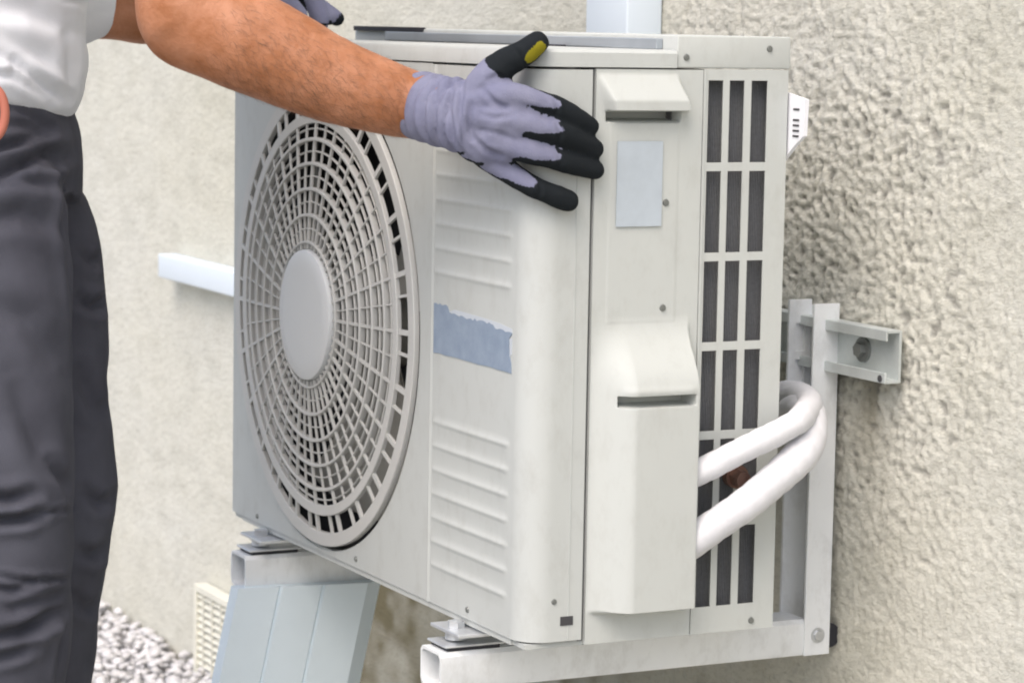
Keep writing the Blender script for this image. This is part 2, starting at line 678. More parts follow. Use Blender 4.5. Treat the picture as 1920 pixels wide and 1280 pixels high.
def front_left():
    """flat front sheet left of the groove, with the round opening"""
    bm = bmesh.new()
    x0, x1, z0, z1 = 0, .534, 0.006, .532
    out = []
    for k in range(12):
        out.append((x0 + (x1 - x0) * k / 12, z0))
    for k in range(12):
        out.append((x1, z0 + (z1 - z0) * k / 12))
    for k in range(12):
        out.append((x1 - (x1 - x0) * k / 12, z1))
    for k in range(12):
        out.append((x0, z1 - (z1 - z0) * k / 12))
    ov = [bm.verts.new((x, 0, z)) for x, z in out]
    N = 128
    iv = [bm.verts.new((FCX + (FR + .0042) * math.cos(2 * PI * i / N), 0, FCZ + (FR + .0042) * math.sin(2 * PI * i / N))) for i in range(N)]
    es = [bm.edges.new((ov[i], ov[(i + 1) % len(ov)])) for i in range(len(ov))]
    es += [bm.edges.new((iv[i], iv[(i + 1) % N])) for i in range(N)]
    bmesh.ops.triangle_fill(bm, edges=es, use_beauty=True)
    # inward collar of the opening
    r = [bm.verts.new((v.co.x, .03, v.co.z)) for v in iv]
    for i in range(N):
        bm.faces.new((iv[i], iv[(i + 1) % N], r[(i + 1) % N], r[i]))
    mb = MB()
    mb.bm(bm)
    return mb


fp = front_left()
# left return of the front sheet
fp.box((0, .001, .006), (.0015, .07, .532))


def rib_profile(Z, z0, z1, pitch):
    ph = (Z - z0) / pitch
    fr = ph - np.floor(ph)
    inside = sstep(z0 - .001, z0 + .003, Z) * (1 - sstep(z1 - .003, z1 + .001, Z))
    # sloped louvre: rises slowly, drops quickly
    saw = np.where(fr < .62, sstep(0, .62, fr), 1 - sstep(.62, .95, fr))
    ln = np.exp(-((fr - .60) / .10) ** 2)
    return (saw * .45 + ln * .75) * inside


def right_skin():
    rad = .028
    xa = .5340
    La = WID - rad - xa
    Lb = rad * PI / 2
    Lc = SEAM - rad
    s = np.concatenate([np.arange(0, La, .0016), La + np.linspace(0, Lb, 16)[:-1], np.linspace(La + Lb, La + Lb + Lc, 14)])
    zs = np.arange(.006, .5325, .0013)

    def fn(S, Z):
        X = np.where(S < La, xa + S, np.where(S < La + Lb, WID - rad + rad * np.sin((S - La) / rad), WID))
        Y = np.where(S < La, 0, np.where(S < La + Lb, rad - rad * np.cos((S - La) / rad), rad + (S - La - Lb)))
        m = sstep(.5455, .5475, X) * (1 - sstep(.704, .716, X)) * (S < La)
        rise = sstep(.545, .60, X) * .35 + .65
        d = rib_profile(Z, .0305, .195, .0235) + rib_profile(Z, .3175, .482, .0235)
        Y = Y - .0014 * d * m * rise
        # raised frame of the rib field
        fr = np.exp(-((X - .5405) / .0018) ** 2) * (S < La)
        Y = Y - .0014 * fr
        return np.stack([X, Y, Z], -1)
    V, F = heightfield(s, zs, fn)
    return V, F


V, F = right_skin()
fp.add(V, F.tolist())
fp.build("front_panel", M_CASE, unit, smooth=True, edge=38)

# closed casing behind the sheets (base, back, left side) and the dark inside
cs = MB()
cs.box((.002, .07, .006), (.0045, DEP - .004, .53))          # left side
cs.box((.002, DEP - .003, .006), (.735, DEP, .53))          # back
cs.box((.0, .004, 0), (.744, DEP, .0045))                    # base plate
cs.box((.540, .07, .006), (.543, DEP - .004, .53))           # partition
cs.box((.03, .0015, .0), (.72, .004, .012))
cs.build("casing", M_CASE, unit)
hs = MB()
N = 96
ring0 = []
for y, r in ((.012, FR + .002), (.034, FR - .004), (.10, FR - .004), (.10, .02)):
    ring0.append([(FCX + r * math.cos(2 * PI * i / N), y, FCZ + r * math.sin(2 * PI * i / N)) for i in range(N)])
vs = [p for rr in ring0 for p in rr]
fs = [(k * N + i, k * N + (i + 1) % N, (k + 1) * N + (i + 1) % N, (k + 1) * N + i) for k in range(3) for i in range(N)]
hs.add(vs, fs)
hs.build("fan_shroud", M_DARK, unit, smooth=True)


# fan wheel
def fan_blades():
    mb = MB()
    for b in range(3):
        a0 = R(-92 + 120 * b)
        us = np.linspace(.055, .225, 14)
        ts = np.linspace(0, 1, 16)

        def fn(U, T):
            sweep = .60 + .45 * (U - .055) / .17
            ang = a0 + T * sweep - .55 * (U - .055) / .17
            y = .036 + .038 * T + .006 * np.sin(T * PI)
            return np.stack([FCX + U * np.cos(ang), y, FCZ + U * np.sin(ang)], -1)
        V, F = heightfield(us, ts, fn)
        mb.add(V, F.tolist())
        V2 = V + [0, .003, 0]
        mb.add(V2, F[:, ::-1].tolist())
    mb.cyl((FCX, .032, FCZ), (FCX, .085, FCZ), .058, .062, 40)
    return mb


fan_blades().build("fan", M_BLADE, unit, smooth=True, edge=40)


def dome(r):
    return -(.0035 + .016 * (1 - (r / FR) ** 2))


def grille():
    mb = MB()

    def ring(r, w, d, off=0.0, n=120):
        y0 = dome(r) + off
        sec = [(r - w / 2, y0 + .0008), (r - w / 2 + .0006, y0), (r + w / 2 - .0006, y0), (r + w / 2, y0 + .0008), (r + w / 2, y0 + d), (r - w / 2, y0 + d)]
        k = len(sec)
        vs, fs = [], []
        for i in range(n):
            t = 2 * PI * i / n
            for (rr, yy) in sec:
                vs.append((FCX + rr * math.cos(t), yy, FCZ + rr * math.sin(t)))
        for i in range(n):
            for j in range(k):
                a, b = i * k + j, i * k + (j + 1) % k
                c, d_ = ((i + 1) % n) * k + (j + 1) % k, ((i + 1) % n) * k + j
                fs.append((a, b, c, d_))
        mb.add(vs, fs)

    for ratio, w, d, off in ((.312, .0026, .006, 0), (.370, .0016, .003, .002), (.428, .0034, .0066, 0), (.484, .0016, .003, .002), (.540, .0034, .0066, 0),
                             (.594, .0016, .003, .002), (.648, .0034, .0066, 0), (.700, .0016, .003, .002), (.752, .0036, .0066, 0), (.797, .0016, .003, .002),
                             (.842, .0110, .0050, 0)):
        ring(ratio * FR, w, d, off)
    ring(.9680 * FR, .0145, .006, 0, 160)

    def spoke(t, w, r0, r1, off, d):
        k = 9
        c, s_ = math.cos(t), math.sin(t)
        vs, fs = [], []
        for i in range(k + 1):
            r = r0 + (r1 - r0) * i / k
            y0 = dome(r) + off
            for q, yy in ((-w / 2, y0 + d), (-w / 2, y0), (w / 2, y0), (w / 2, y0 + d)):
                vs.append((FCX + r * c - q * s_, yy, FCZ + r * s_ + q * c))
        for i in range(k):
            for j in range(4):
                fs.append((i * 4 + j, i * 4 + (j + 1) % 4, (i + 1) * 4 + (j + 1) % 4, (i + 1) * 4 + j))
        mb.add(vs, fs)
    for i in range(24):
        t = 2 * PI * (i + .08) / 24
        spoke(t, .0030, .070, .206, .0012, .0028)
        spoke(t + 2 * PI / 24 * .5, .0016, .070, .206, .0016, .0024)
        spoke(t, .0052, .206, .240, .0010, .003)
        spoke(t + 2 * PI / 24 * .62, .0028, .206, .240, .0012, .003)
    return mb


GR = grille().build("fan_grille", M_GRILLE, unit, smooth=True, edge=35)
hub = MB()
N = 72
prof = [(0.0, -.0232), (.05, -.0232), (.064, -.0225), (.0685, -.0205), (.0695, -.0165), (.0695, -.008)]
vs = [(FCX, prof[0][1], FCZ)]
for r, y in prof[1:]:
    vs += [(FCX + r * math.cos(2 * PI * i / N), y, FCZ + r * math.sin(2 * PI * i / N)) for i in range(N)]
fs = [(0, 1 + i, 1 + (i + 1) % N) for i in range(N)]
for k in range(len(prof) - 2):
    fs += [(1 + k * N + i, 1 + k * N + (i + 1) % N, 1 + (k + 1) * N + (i + 1) % N, 1 + (k + 1) * N + i) for i in range(N)]
hub.add(vs, fs).build("hub_cap", M_HUB, GR, smooth=True, edge=50)

# lid with front and side flanges and the raised rear hood
ld = MB()


def lid_shape():
    rad = .028
    path = [(-.001, .10), (-.0008, -.0008)]
    path += [(WID - rad + (rad + .0008) * math.sin(t), rad - (rad + .0008) * math.cos(t)) for t in np.linspace(0, PI / 2, 12)]
    path += [(WID + .001, .147)]
    n = len(path)
    cen = [(min(max(x, .004), WID - .006), min(y + .0045, .147)) for x, y in path]
    vs, fs = [], []
    for (x, y) in path:
        vs.append((x, y, .5335))
    for (x, y) in path:
        vs.append((x, y, .5465))
    for (x, y), (cx, cy) in zip(path, cen):
        vs.append((x + (cx - x) * .35, y + (cy - y) * .35, .5492))
    for (x, y), (cx, cy) in zip(path, cen):
        vs.append((cx, cy, .5500))
    for k in range(3):
        for i in range(n - 1):
            fs.append((k * n + i, k * n + i + 1, (k + 1) * n + i + 1, (k + 1) * n + i))
    fs.append(tuple(range(3 * n, 4 * n)))
    # flange lip turned in
    for (x, y) in path:
        vs.append((x - .0012 if x > .3 else x + .0012, y + .0008, .5335))
    for i in range(n - 1):
        fs.append((i, i + 1, 4 * n + i + 1, 4 * n + i))
    return vs, fs


ld.add(*lid_shape())
ld.build("lid", M_CASE, unit, smooth=True, edge=35)
hd = MB()
hd.box((-.001, .1475, .5335), (WID, DEP + .002, .5635), .0016)
hd.build("rear_hood", M_COVER, unit, smooth=True, edge=35)
st = MB().box((.10, .1405, .5502), (.722, .1472, .560), .0008)
st.build("flashing_strip", mat("dull_zinc", (.42, .46, .50), .35, metal=.3, var=.2, var_scale=9), unit)
MB().box((.005, .143, .5603), (.19, .150, .5655), .0006).build("cable", M_RUBBER, unit)
qa, qb = on(1032, 88, 1, .139), on(1060, 86, 1, .139)
MB().box((qa[0], .136, qa[2] - .002), (qb[0], .140, qa[2] + .0025), .001).build("clip", M_RUBBER, unit)


# side: valve cover (height field), louvred grille in front of the coil
def cover_h(Y, Z):
    # lower valve cover
    top = .292 + .010 * np.sin((Y - .064) / .11 * PI)
    vz = (1 - sstep(.236, .306, Z)) * sstep(.028, .033, Z)
    wl = sstep(.0645, .100, Y) ** .8
    wr = 1 - sstep(.163, .1685, Y) ** 1.5
    low = .029 * vz * wl * wr
    low = low - .004 * sstep(.04, .12, Z) * 0
    # finger slot in its face
    sl = sstep(.083, .086, Y) * (1 - sstep(.158, .1605, Y)) * sstep(.2235, .2255, Z) * (1 - sstep(.2335, .2345, Z))
    low = low - .026 * sl
    # lip above the slot
    low = low + .0012 * np.exp(-((Z - .2385) / .004) ** 2) * sstep(.083, .09, Y) * (1 - sstep(.155, .162, Y))
    # upper handle: slope growing downwards, cut off underneath
    lf = .066 + np.clip((.527 - Z) / .033, 0, 1) * .010
    hz = np.clip((.528 - Z) / .024, 0, 1) * (1 - sstep(.4935, .4950, Z * -1 + .9885))
    hy = sstep(0, .008, Y - lf + .004) * (1 - sstep(.151, .156, Y - .3 * np.clip(.51 - Z, -.02, .02)))
    up = .015 * hz * hy * (Z > .4935)
    rec = -.024 * sstep(.074, .078, Y) * (1 - sstep(.150, .153, Y)) * sstep(.4835, .4865, Z) * (Z <= .4935)
    # slightly raised field that carries the plate
    fld = .0004 * sstep(.078, .080, Y) * (1 - sstep(.150, .152, Y)) * (Z < .483) * (Z > .30)
    return low + up + rec + fld


ys = np.arange(.0635, .1765, .0011)
zs = np.concatenate([np.arange(.001, .532, .0014), [.532]])
zs = np.unique(np.sort(np.concatenate([zs, [.4933, .4937, .2338, .2342, .2238, .2242]])))
V, F = heightfield(ys, zs, lambda Y, Z: np.stack([WID + cover_h(Y, Z), Y, Z], -1))
vc = MB()
vc.add(V, F.tolist())
vc.box((WID - .012, .0632, .001), (WID - .0015, .0640, .532))
VC = vc.build("valve_cover", M_COVER, unit, smooth=True, edge=40)
MB().box((WID - .02, SEAM - .002, .004), (WID - .004, .0662, .532)).build("seam", mat("seam_gap", (.12, .12, .12), .8), unit)


def holes_sheet(x0, x1, ys, zs, skip):
    """vertical sheet with openings, real thickness x0..x1"""
    mb = MB()
    for i in range(len(ys) - 1):
        for j in range(len(zs) - 1):
            if skip(i, j):
                continue
            a, b, c, d = ys[i], ys[i + 1], zs[j], zs[j + 1]
            mb.add([(x1, a, c), (x1, b, c), (x1, b, d), (x1, a, d)], [(0, 1, 2, 3)])
            for (p, q, nb) in (((a, c), (b, c), (i, j - 1)), ((b, c), (b, d), (i + 1, j)), ((b, d), (a, d), (i, j + 1)), ((a, d), (a, c), (i - 1, j))):
                ii, jj = nb
                edge = ii < 0 or jj < 0 or ii >= len(ys) - 1 or jj >= len(zs) - 1 or skip(ii, jj)
                if edge:
                    mb.add([(x1, p[0], p[1]), (x1, q[0], q[1]), (x0, q[0], q[1]), (x0, p[0], p[1])], [(0, 1, 2, 3)])
    return mb


gy = [.1770, .1815, .1975, .2043, .2205, .2280, .2455, DEP]
gz = [.001]
for k in range(6):
    gz += [.0265 + .084 * k, .1025 + .084 * k]
gz.append(.5325)
holes_sheet(WID - .0012, WID, gy, gz, lambda i, j: i in (1, 3, 5) and j % 2 == 1).build("side_grille", M_COVER, unit)
MB().box((WID - .004, .1764, .001), (WID + .0012, .1785, .5325)).build("corner_trim", M_COVER, unit)
coil = MB()
coil.box((WID - .045, .150, .010), (WID - .014, DEP - .006, .53))
for k in range(46):
    coil.box((WID - .014, .1768 + .00185 * k, .011), (WID - .0125, .1776 + .00185 * k, .529))
coil.build("coil", M_COIL, unit)
MB().box((WID - .020, .1765, .0005), (WID - .003, DEP - .002, .0025)).build("coil_tray", M_DARK, unit)

# plates, badge, screws
MB().box((WID + .0012, .0862, .3885), (WID + .0022, .1335, .4665)).build("rating_plate", M_PLATE, VC)
pts = []
x0, x1, z0, z1 = .5455, .7155, .2525, .3020
for k in range(40):
    x = x0 + (x1 - x0) * k / 39
    f = k / 39
    z = z1 - (0 if f < .2 else .0065) - (.004 if f > .78 else 0) - random.random() * .0028
    pts.append((x, z))
pts += [(x1 - .001, .288), (x1 - .006, .284), (x1 - .005, .270), (x1 - .001, .262), (x1, z0)]
pts += [(x1 - (x1 - x0) * k / 12, z0 + random.random() * .0012) for k in range(1, 13)]
n = len(pts)


def flat_front(pts, y0, y1):
    n = len(pts)
    vs = [(x, y0, z) for x, z in pts] + [(x, y1, z) for x, z in pts]
    fs = [tuple(range(n)), tuple(range(n, 2 * n))[::-1]] + [(i, (i + 1) % n, n + (i + 1) % n, n + i) for i in range(n)]
    return vs, fs


BD = MB().add(*flat_front(pts, -.0007, -.0001)).build("badge", M_BADGE, unit)
rs = MB()
rs.add(*flat_front([(.578, .2955), (.592, .299), (.62, .2985), (.66, .2975), (.69, .296), (.7152, .2935), (.7152, .289), (.69, .290), (.66, .2915), (.62, .293), (.60, .294)], -.0005, -.00005))
rs.add(*flat_front([(.7105, .284), (.7152, .285), (.7152, .270), (.7115, .268)], -.0005, -.00005))
rs.build("residue", M_BADGE2, BD)


def screw(p, ax, r=.0036):
    p = Vector(p)
    mb = MB()
    d = Vector(ax)
    mb.cyl(p, p + d * .0016, r, r * .8, 16)
    mb.cyl(p + d * .0014, p + d * .0019, r * .45, r * .4, 8)
    return mb.build("screw", M_SCREW, unit, smooth=True, edge=40)


for (u, v) in ((1248, 380), (1242, 577)):
    q = on(u, v, 0, WID)
    screw((WID, q[1], q[2]), (1, 0, 0))
for (u, v) in ((1287, 108), (1443, 92), (1408, 1162)):
    q = on(u, v, 0, WID)
    screw((WID, q[1], q[2]), (1, 0, 0), .0032)
for (u, v) in ((483, 967), (668, 1047), (877, 1142)):
    q = on(u, v, 1, 0)
    screw((q[0], 0, q[2]), (0, -1, 0), .0030)
q = on(1036, 1128, 0, WID)
screw((WID - .0006, max(q[1], .031), q[2]), (1, 0, 0), .0030)
q = on(1062, 1163, 0, WID)
MB().box((WID - .004, q[1] - .0065, q[2] - .0042), (WID + .0007, q[1] + .0065, q[2] + .0042)).build("slot", M_INK, unit)
# pressed strip line on the side skin
MB().box((WID - .002, .0455, .008), (WID + .0006, .0463, .45)).build("edge_trim", M_CASE, unit)

# service valve with copper nut behind the pipes
vv = MB()
vv.cyl((WID + .002, .222, .150), (WID + .016, .220, .149), .0095, .0085, 6)
vv.cyl((WID - .006, .223, .150), (WID + .004, .222, .150), .0115, .0115, 20)
vv.cyl((WID + .016, .220, .149), (WID + .019, .220, .149), .0075, .0075, 20)
vv.build("valve", M_COPPER, unit, smooth=True, edge=30)

# mounting feet under the base
for fx in (.115, .625):
    ft = MB()
    ft.box((fx - .032, -.022, -.006), (fx + .032, DEP + .02, -.0025), .001)
    ft.box((fx - .032, .006, -.003), (fx + .032, DEP - .006, .0005))
    ft.build("foot", M_STEEL, unit)

# white sensor clip at the rear edge
CL = MB().add([(WID - .010, .270, .446), (WID + .010, .270, .462), (WID + .026, .270, .472), (WID + .028, .270, .506), (WID - .010, .270, .512),
          (WID - .010, .274, .446), (WID + .010, .274, .462), (WID + .026, .274, .472), (WID + .028, .274, .506), (WID - .010, .274, .512)],
         [(0, 1, 2, 3, 4), (9, 8, 7, 6, 5), (0, 5, 6, 1), (1, 6, 7, 2), (2, 7, 8, 3), (3, 8, 9, 4), (4, 9, 5, 0)]).build("sensor_clip", M_TAG, unit)
dk = MB()
for z in (.4965, .4865, .4815, .4765, .4715):
    dk.box((WID + .008, .2692, z - .001), (WID + .018, .2701, z + .0008))
dk.build("marks", M_INK, CL)

# ------------------------------------------------------------------ brackets, rail
ARM_TOP, ARM_BOT = -.0215, -.0605


def bracket(xr, label):
    """xr: the face of the arm turned to +X"""
    w = .046
    xl = xr - w
    t = thing("mounting_bracket", label, "bracket", (xr - w / 2, WY - .02, ARM_BOT), "brackets carrying the air conditioner")
    a = MB()
    y0, y1, th = -.0345, .3745, .0028
    # C-shaped arm, hollow at its tip: top, two cheeks with rounded lower corners
    sec = [(xl, ARM_TOP - .004), (xl + .004, ARM_TOP), (xr - .004, ARM_TOP), (xr, ARM_TOP - .004), (xr, ARM_BOT + .008), (xr - .003, ARM_BOT + .002), (xr - .010, ARM_BOT),
           (xl + .010, ARM_BOT), (xl + .003, ARM_BOT + .002), (xl, ARM_BOT + .008)]
    cx, cz = (xl + xr) / 2, (ARM_TOP + ARM_BOT) / 2
    inn = [(cx + (x - cx) * (1 - 2 * th / w), cz + (z - cz) * (1 - 2 * th / (ARM_TOP - ARM_BOT))) for x, z in sec]
    n = len(sec)
    vs = [(x, y0, z) for x, z in sec] + [(x, y1, z) for x, z in sec] + [(x, y0, z) for x, z in inn] + [(x, y0 + .12, z) for x, z in inn]
    fs = []
    for i in range(n):
        j = (i + 1) % n
        fs.append((i, j, n + j, n + i))
        fs.append((i, j, 2 * n + j, 2 * n + i))
        fs.append((2 * n + i, 2 * n + j, 3 * n + j, 3 * n + i))
    fs.append(tuple(range(3 * n, 4 * n)))
    fs.append(tuple(range(n, 2 * n)))
    a.add(vs, fs)
    a.build("arm", M_BRACKET, t, smooth=True, edge=30)
    # vertical channel on the wall: two cheeks and a back web, slots in the far cheek
    top, bot = .299, -.0585
    yf, yb = .3705, .4005
    g = MB()
    g.box((xr - .001, yf, bot), (xr + .002, yb, top), .0006)
    g.box((xl - .001, yb - .0032, bot), (xr - .0012, yb - .0002, top - .006))
    fy = [yf, yf + .008, yf + .019, yb - .0035]
    fz = [bot, .0, .20, .215, .238, .246, .275, top]
    hs = holes_sheet(xl - .001, xl + .002, fy, fz, lambda i, j: i == 1 and j in (3, 5))
    g.add(hs.v, hs.f)
    g.add([(xl - .001, yf, bot), (xl - .001, yb - .0035, bot), (xl - .001, yb - .0035, top), (xl - .001, yf, top)], [(0, 1, 2, 3)])
    g.add([(xl - .001, yf - .0002, top - .0005), (xl + .002, yf - .0002, top - .0005), (xl + .002, yf - .0002, bot), (xl - .001, yf - .0002, bot)], [(0, 1, 2, 3)])
    leg = g.build("leg", M_BRACKET, t)
    b = MB()
    q = (xr + .002, .386, -.038)
    b.cyl(q, (q[0] + .003, q[1], q[2]), .0058, .0052, 6)
    b.cyl((q[0], q[1], q[2]), (q[0] + .0008, q[1], q[2]), .008, .008, 20)
    b.build("bolt", M_STEEL, leg, smooth=True, edge=30)
    r = MB()
    r.cyl((xr - .024, .4015, -.040), (xr + .0005, .4015, -.040), .0125, .0125, 24)
    r.build("rubber_bumper", M_RUBBER, t, smooth=True, edge=40)
    # rubber mat, washer plate and threaded stud where the unit sits
    p = MB()
    p.box((xl + .004, -.0255, ARM_TOP + .0002), (xr - .004, .030, ARM_TOP + .0036), .0008)
    p.build("rubber_pad", M_RUBBER, t)
    s = MB()
    s.box((xl + .002, -.029, ARM_TOP + .0038), (xr - .002, .034, ARM_TOP + .0062), .0010)
    s.cyl((cx, -.008, ARM_TOP + .008), (cx, -.008, -.0065), .0105, .0105, 24)
    wp = s.build("washer_plate", M_STEEL, t, smooth=True, edge=40)
    k = MB()
    k.cyl((cx, -.008, ARM_TOP + .008), (cx, -.008, .004), .0042, .0042, 14)
    k.cyl((cx, -.008, -.0024), (cx, -.008, .0036), .0085, .0085, 6)
    k.build("stud", M_STEEL, wp, smooth=True, edge=30)
    return t


bracket(.6455, "white steel wall bracket with visible tall leg, under the pipe side of the unit")
bracket(.1330, "white steel bracket arm under the fan side of the unit, above the ridged panel")

rl = MB()
zb, zt = .232, .283
x0, x1 = .02, .755
rl.box((x0, .3995, zb), (x1, .4022, zt))
rl.box((x0 + .05, .4022, zb + .012), (x1 - .02, .4090, zt - .012))
rl.box((x0, .3845, zb - .0005), (x1, .3997, zb + .0025), .0006)
rl.box((x0, .3845, zt - .0025), (x1, .3997, zt + .0005), .0006)
rl.box((x0, .3838, zb - .0003), (x1, .3862, zb + .010), .0006)
rl.box((x0, .3838, zt - .010), (x1, .3862, zt + .0003), .0006)
rt = thing("mounting_rail", "galvanised channel rail screwed to the wall behind the bracket leg", "rail", (.4, WY, .258))
rl.build("channel", M_RAIL, rt)
b = MB()
q = on(1618, 655, 1, .398)
b.cyl((q[0], .3995, q[2]), (q[0], .3965, q[2]), .0125, .0125, 24)
b.cyl((q[0], .3965, q[2]), (q[0], .3905, q[2]), .0075, .0075, 6)
b.build("bolt", M_SCREW, rt, smooth=True, edge=30)
q = on(1675, 700, 1, .3838)
MB().cyl((x1 - .008, .3837, zb + .004), (x1 - .008, .3830, zb + .004), .0035, .0035, 12).build("hole", M_INK, rt)


# ------------------------------------------------------------------ pipes
def pipe(pts, r, label):
    mb = MB()
    mb.tube(pts, r, n=36, sub=26, ref=(0.1, .2, 1), round_cap=False)
    o = mb.build("insulated_pipe", M_FOAM, None, smooth=True, loc=tuple(float(c) for c in pts[0]), edge=60)
    tag(o, label, "pipe", "insulated refrigerant pipes")
    me = o.data
    n = len(me.vertices)
    co = np.empty(n * 3, np.float32)
    me.vertices.foreach_get("co", co)
    no = np.empty(n * 3, np.float32)
    me.vertices.foreach_get("normal", no)
    co = co.reshape(-1, 3).astype(float)
    no = no.reshape(-1, 3)
    tp = np.abs(np.sin((co[:, 1] * 1.0 + co[:, 2] * .35) * 2 * PI / .034)) ** .25
    co = co + no * (noise3(co, 38) * .0045 + (tp - .9) * .0012)[:, None]
    me.vertices.foreach_set("co", co.astype(np.float32).ravel())
    me.update()
    return o


pipe([on(1255, 905, 0, .752), on(1292, 890, 0, .757), on(1335, 872, 0, .768), on(1400, 838, 0, .782), (on(1462, 808, 0, .782)), on(1500, 786, 0, .770), on(1518, 756, 1, .330), on(1494, 738, 1, .352), on(1460, 741, 1, .365), (.63, .368, .19)],
     .0128, "thin white foam pipe, upper of the two bending behind the unit")
pipe([on(1252, 1040, 0, .751), on(1288, 1019, 0, .756), on(1328, 993, 0, .768), on(1400, 942, 0, .784), on(1465, 888, 0, .786), on(1507, 845, 0, .775), on(1521, 800, 0, .750), on(1510, 768, 1, .335), on(1484, 770, 1, .358), (.62, .372, .165)],
     .0160, "thick white foam pipe, lower of the two, sloping across the side grille")

# ------------------------------------------------------------------ wall trunking, vent, leaning panel
tr = MB()
xr = on(1227, 0, 1, .400)[0]
tr.box((xr - .098, .3655, .12), (xr, .411, 1.5), .003)
o = tr.build("cable_trunking", M_TRUNK, None, smooth=True, loc=(xr - .05, .4, .12), edge=30)
tag(o, "wide white vertical trunking running up the wall above the unit", "trunking")
tr = MB()
tr.box((-1.345, .378, .1475), (.15, .411, .1865), .003)
o = tr.build("cable_trunking", M_TRUNK, None, smooth=True, loc=(-1.3, .4, .15), edge=30)
tag(o, "narrow white horizontal trunking on the wall between the worker's leg and the fan", "trunking")

vt = thing("wall_vent", "cream slatted vent grille low on the wall, left of the ridged panel", "vent", (-1.1, WY, -.41))
f = MB()
vx0, vx1, vz0, vz1 = -1.195, -.995, -.492, -.336
f.box((vx0, .388, vz0), (vx0 + .012, .411, vz1), .001)
f.box((vx1 - .012, .388, vz0), (vx1, .411, vz1), .001)
f.box((vx0 + .0122, .388, vz1 - .011), (vx1 - .0122, .411, vz1), .001)
f.box((vx0 + .0122, .388, vz0), (vx1 - .0122, .411, vz0 + .011), .001)
f.build("frame", M_VENT, vt)
f = MB()
f.box((vx0 + .0125, .400, vz0 + .0115), (vx1 - .0125, .403, vz1 - .0115))
f.build("backing", M_VENTD, vt)
f = MB()
for k in range(11):
    z = vz0 + .018 + k * .0122
    f.add([(vx0 + .012, .390, z - .003), (vx1 - .012, .390, z - .003), (vx1 - .012, .399, z + .005), (vx0 + .012, .399, z + .005),
           (vx0 + .012, .391, z - .005), (vx1 - .012, .391, z - .005), (vx1 - .012, .400, z + .003), (vx0 + .012, .400, z + .003)],
          [(0, 1, 2, 3), (7, 6, 5, 4), (0, 4, 5, 1)])
for k in range(1, 5):
    x = vx0 + (vx1 - vx0) * k / 5
    f.box((x - .0015, .3895, vz0 + .012), (x + .0015, .3915, vz1 - .012))
f.build("slats", M_VENT, vt)


def ridged_panel():
    tl, trr, bl, br = on(447, 1103, 0, .142), on(690, 1092, 0, .150), on(410, 1282, 0, .142), on(648, 1282, 0, .150)
    down_l = (bl - tl) / np.linalg.norm(bl - tl)
    down_r = (br - trr) / np.linalg.norm(br - trr)
    w = trr - tl
    W = np.linalg.norm(w)
    w /= W
    k = (GZ + .004 - tl[2]) / down_l[2]
    nrm = np.cross(down_l, w)
    nrm /= np.linalg.norm(nrm)
    if nrm[0] < 0:
        nrm = -nrm
    # cross-section: broad ribbed face, chamfered flank on the far side, hollow back
    sec = [(-.002, -.020), (0, 0), (W * .31, .0), (W * .325, -.0028), (W * .34, .0), (W * .64, .0), (W * .655, -.0028), (W * .67, 0), (W, 0), (W + .022, -.016), (W + .022, -.022)]
    mb = MB()
    n = len(sec)
    pts = []
    for s_ in (0, k):
        for a, h in sec:
            pts.append(tl + down_l * s_ + w * a + nrm * h)
    m = len(pts)
    fs = [(i, i + 1, n + i + 1, n + i) for i in range(n - 1)]
    fs += [(n - 1, 0, n, 2 * n - 1), tuple(range(n)), tuple(range(n, 2 * n))]
    mb.add(pts, fs)
    base = tl + down_l * k + w * W / 2
    o = mb.build("ridged_panel", M_PANEL, None, smooth=False, loc=tuple(float(c) for c in base))
    tag(o, "pale blue-grey plastic panel with two grooves, leaning below the bracket arm", "panel")


ridged_panel()

# ------------------------------------------------------------------ the worker
person = thing("person", "worker in grey trousers, white t-shirt and grey work gloves gripping the unit's corner", "person", tuple(float(c) for c in [*at(-10, 900, 2.72)[:2], GZ]))
VIEWR = np.array(CAM_M[:, 0])      # roughly the direction the worker faces
VIEWB = np.array(CAM_M[:, 2])      # roughly the worker's right-hand side
UP = np.array([0, 0, 1.0])

# right arm: shoulder, elbow, wrist
r_sh = at(210, -560, 2.60)
r_el = at(352, 28, 2.56)
w_r = on(783, 199, 1, -.060)
# left arm
l_sh = at(190, -520, 2.95)
l_el = at(110, 28, 2.93)
l_w = at(470, -75, 3.04)

body = MB()
fa = [r_el, at(478, 84, 2.552), at(612, 146, 2.552), at(720, 182, 2.555), w_r, on(850, 214, 1, -.052)]
body.tube(fa, [.050, .0475, .0405, .0345, .0315, .028], [.044, .043, .036, .029, .024, .021], ref=(0, 0, 1), n=36)
body.tube([r_sh, at(290, -300, 2.59), at(352, -95, 2.57), r_el, at(360, 42, 2.56)], [.060, .056, .053, .048, .040], ref=(1, 0, 0), n=32)
body.tube([l_sh, at(130, -260, 2.95), l_el], [.055, .050, .042], ref=(1, 0, 0), n=28)
body.tube([l_el, at(210, 30, 2.95), at(290, 32, 2.97), at(390, -20, 3.01), l_w, at(510, -60, 3.06)], [.026, .026, .029, .034, .029, .026], ref=(0, 0, 1), n=28)
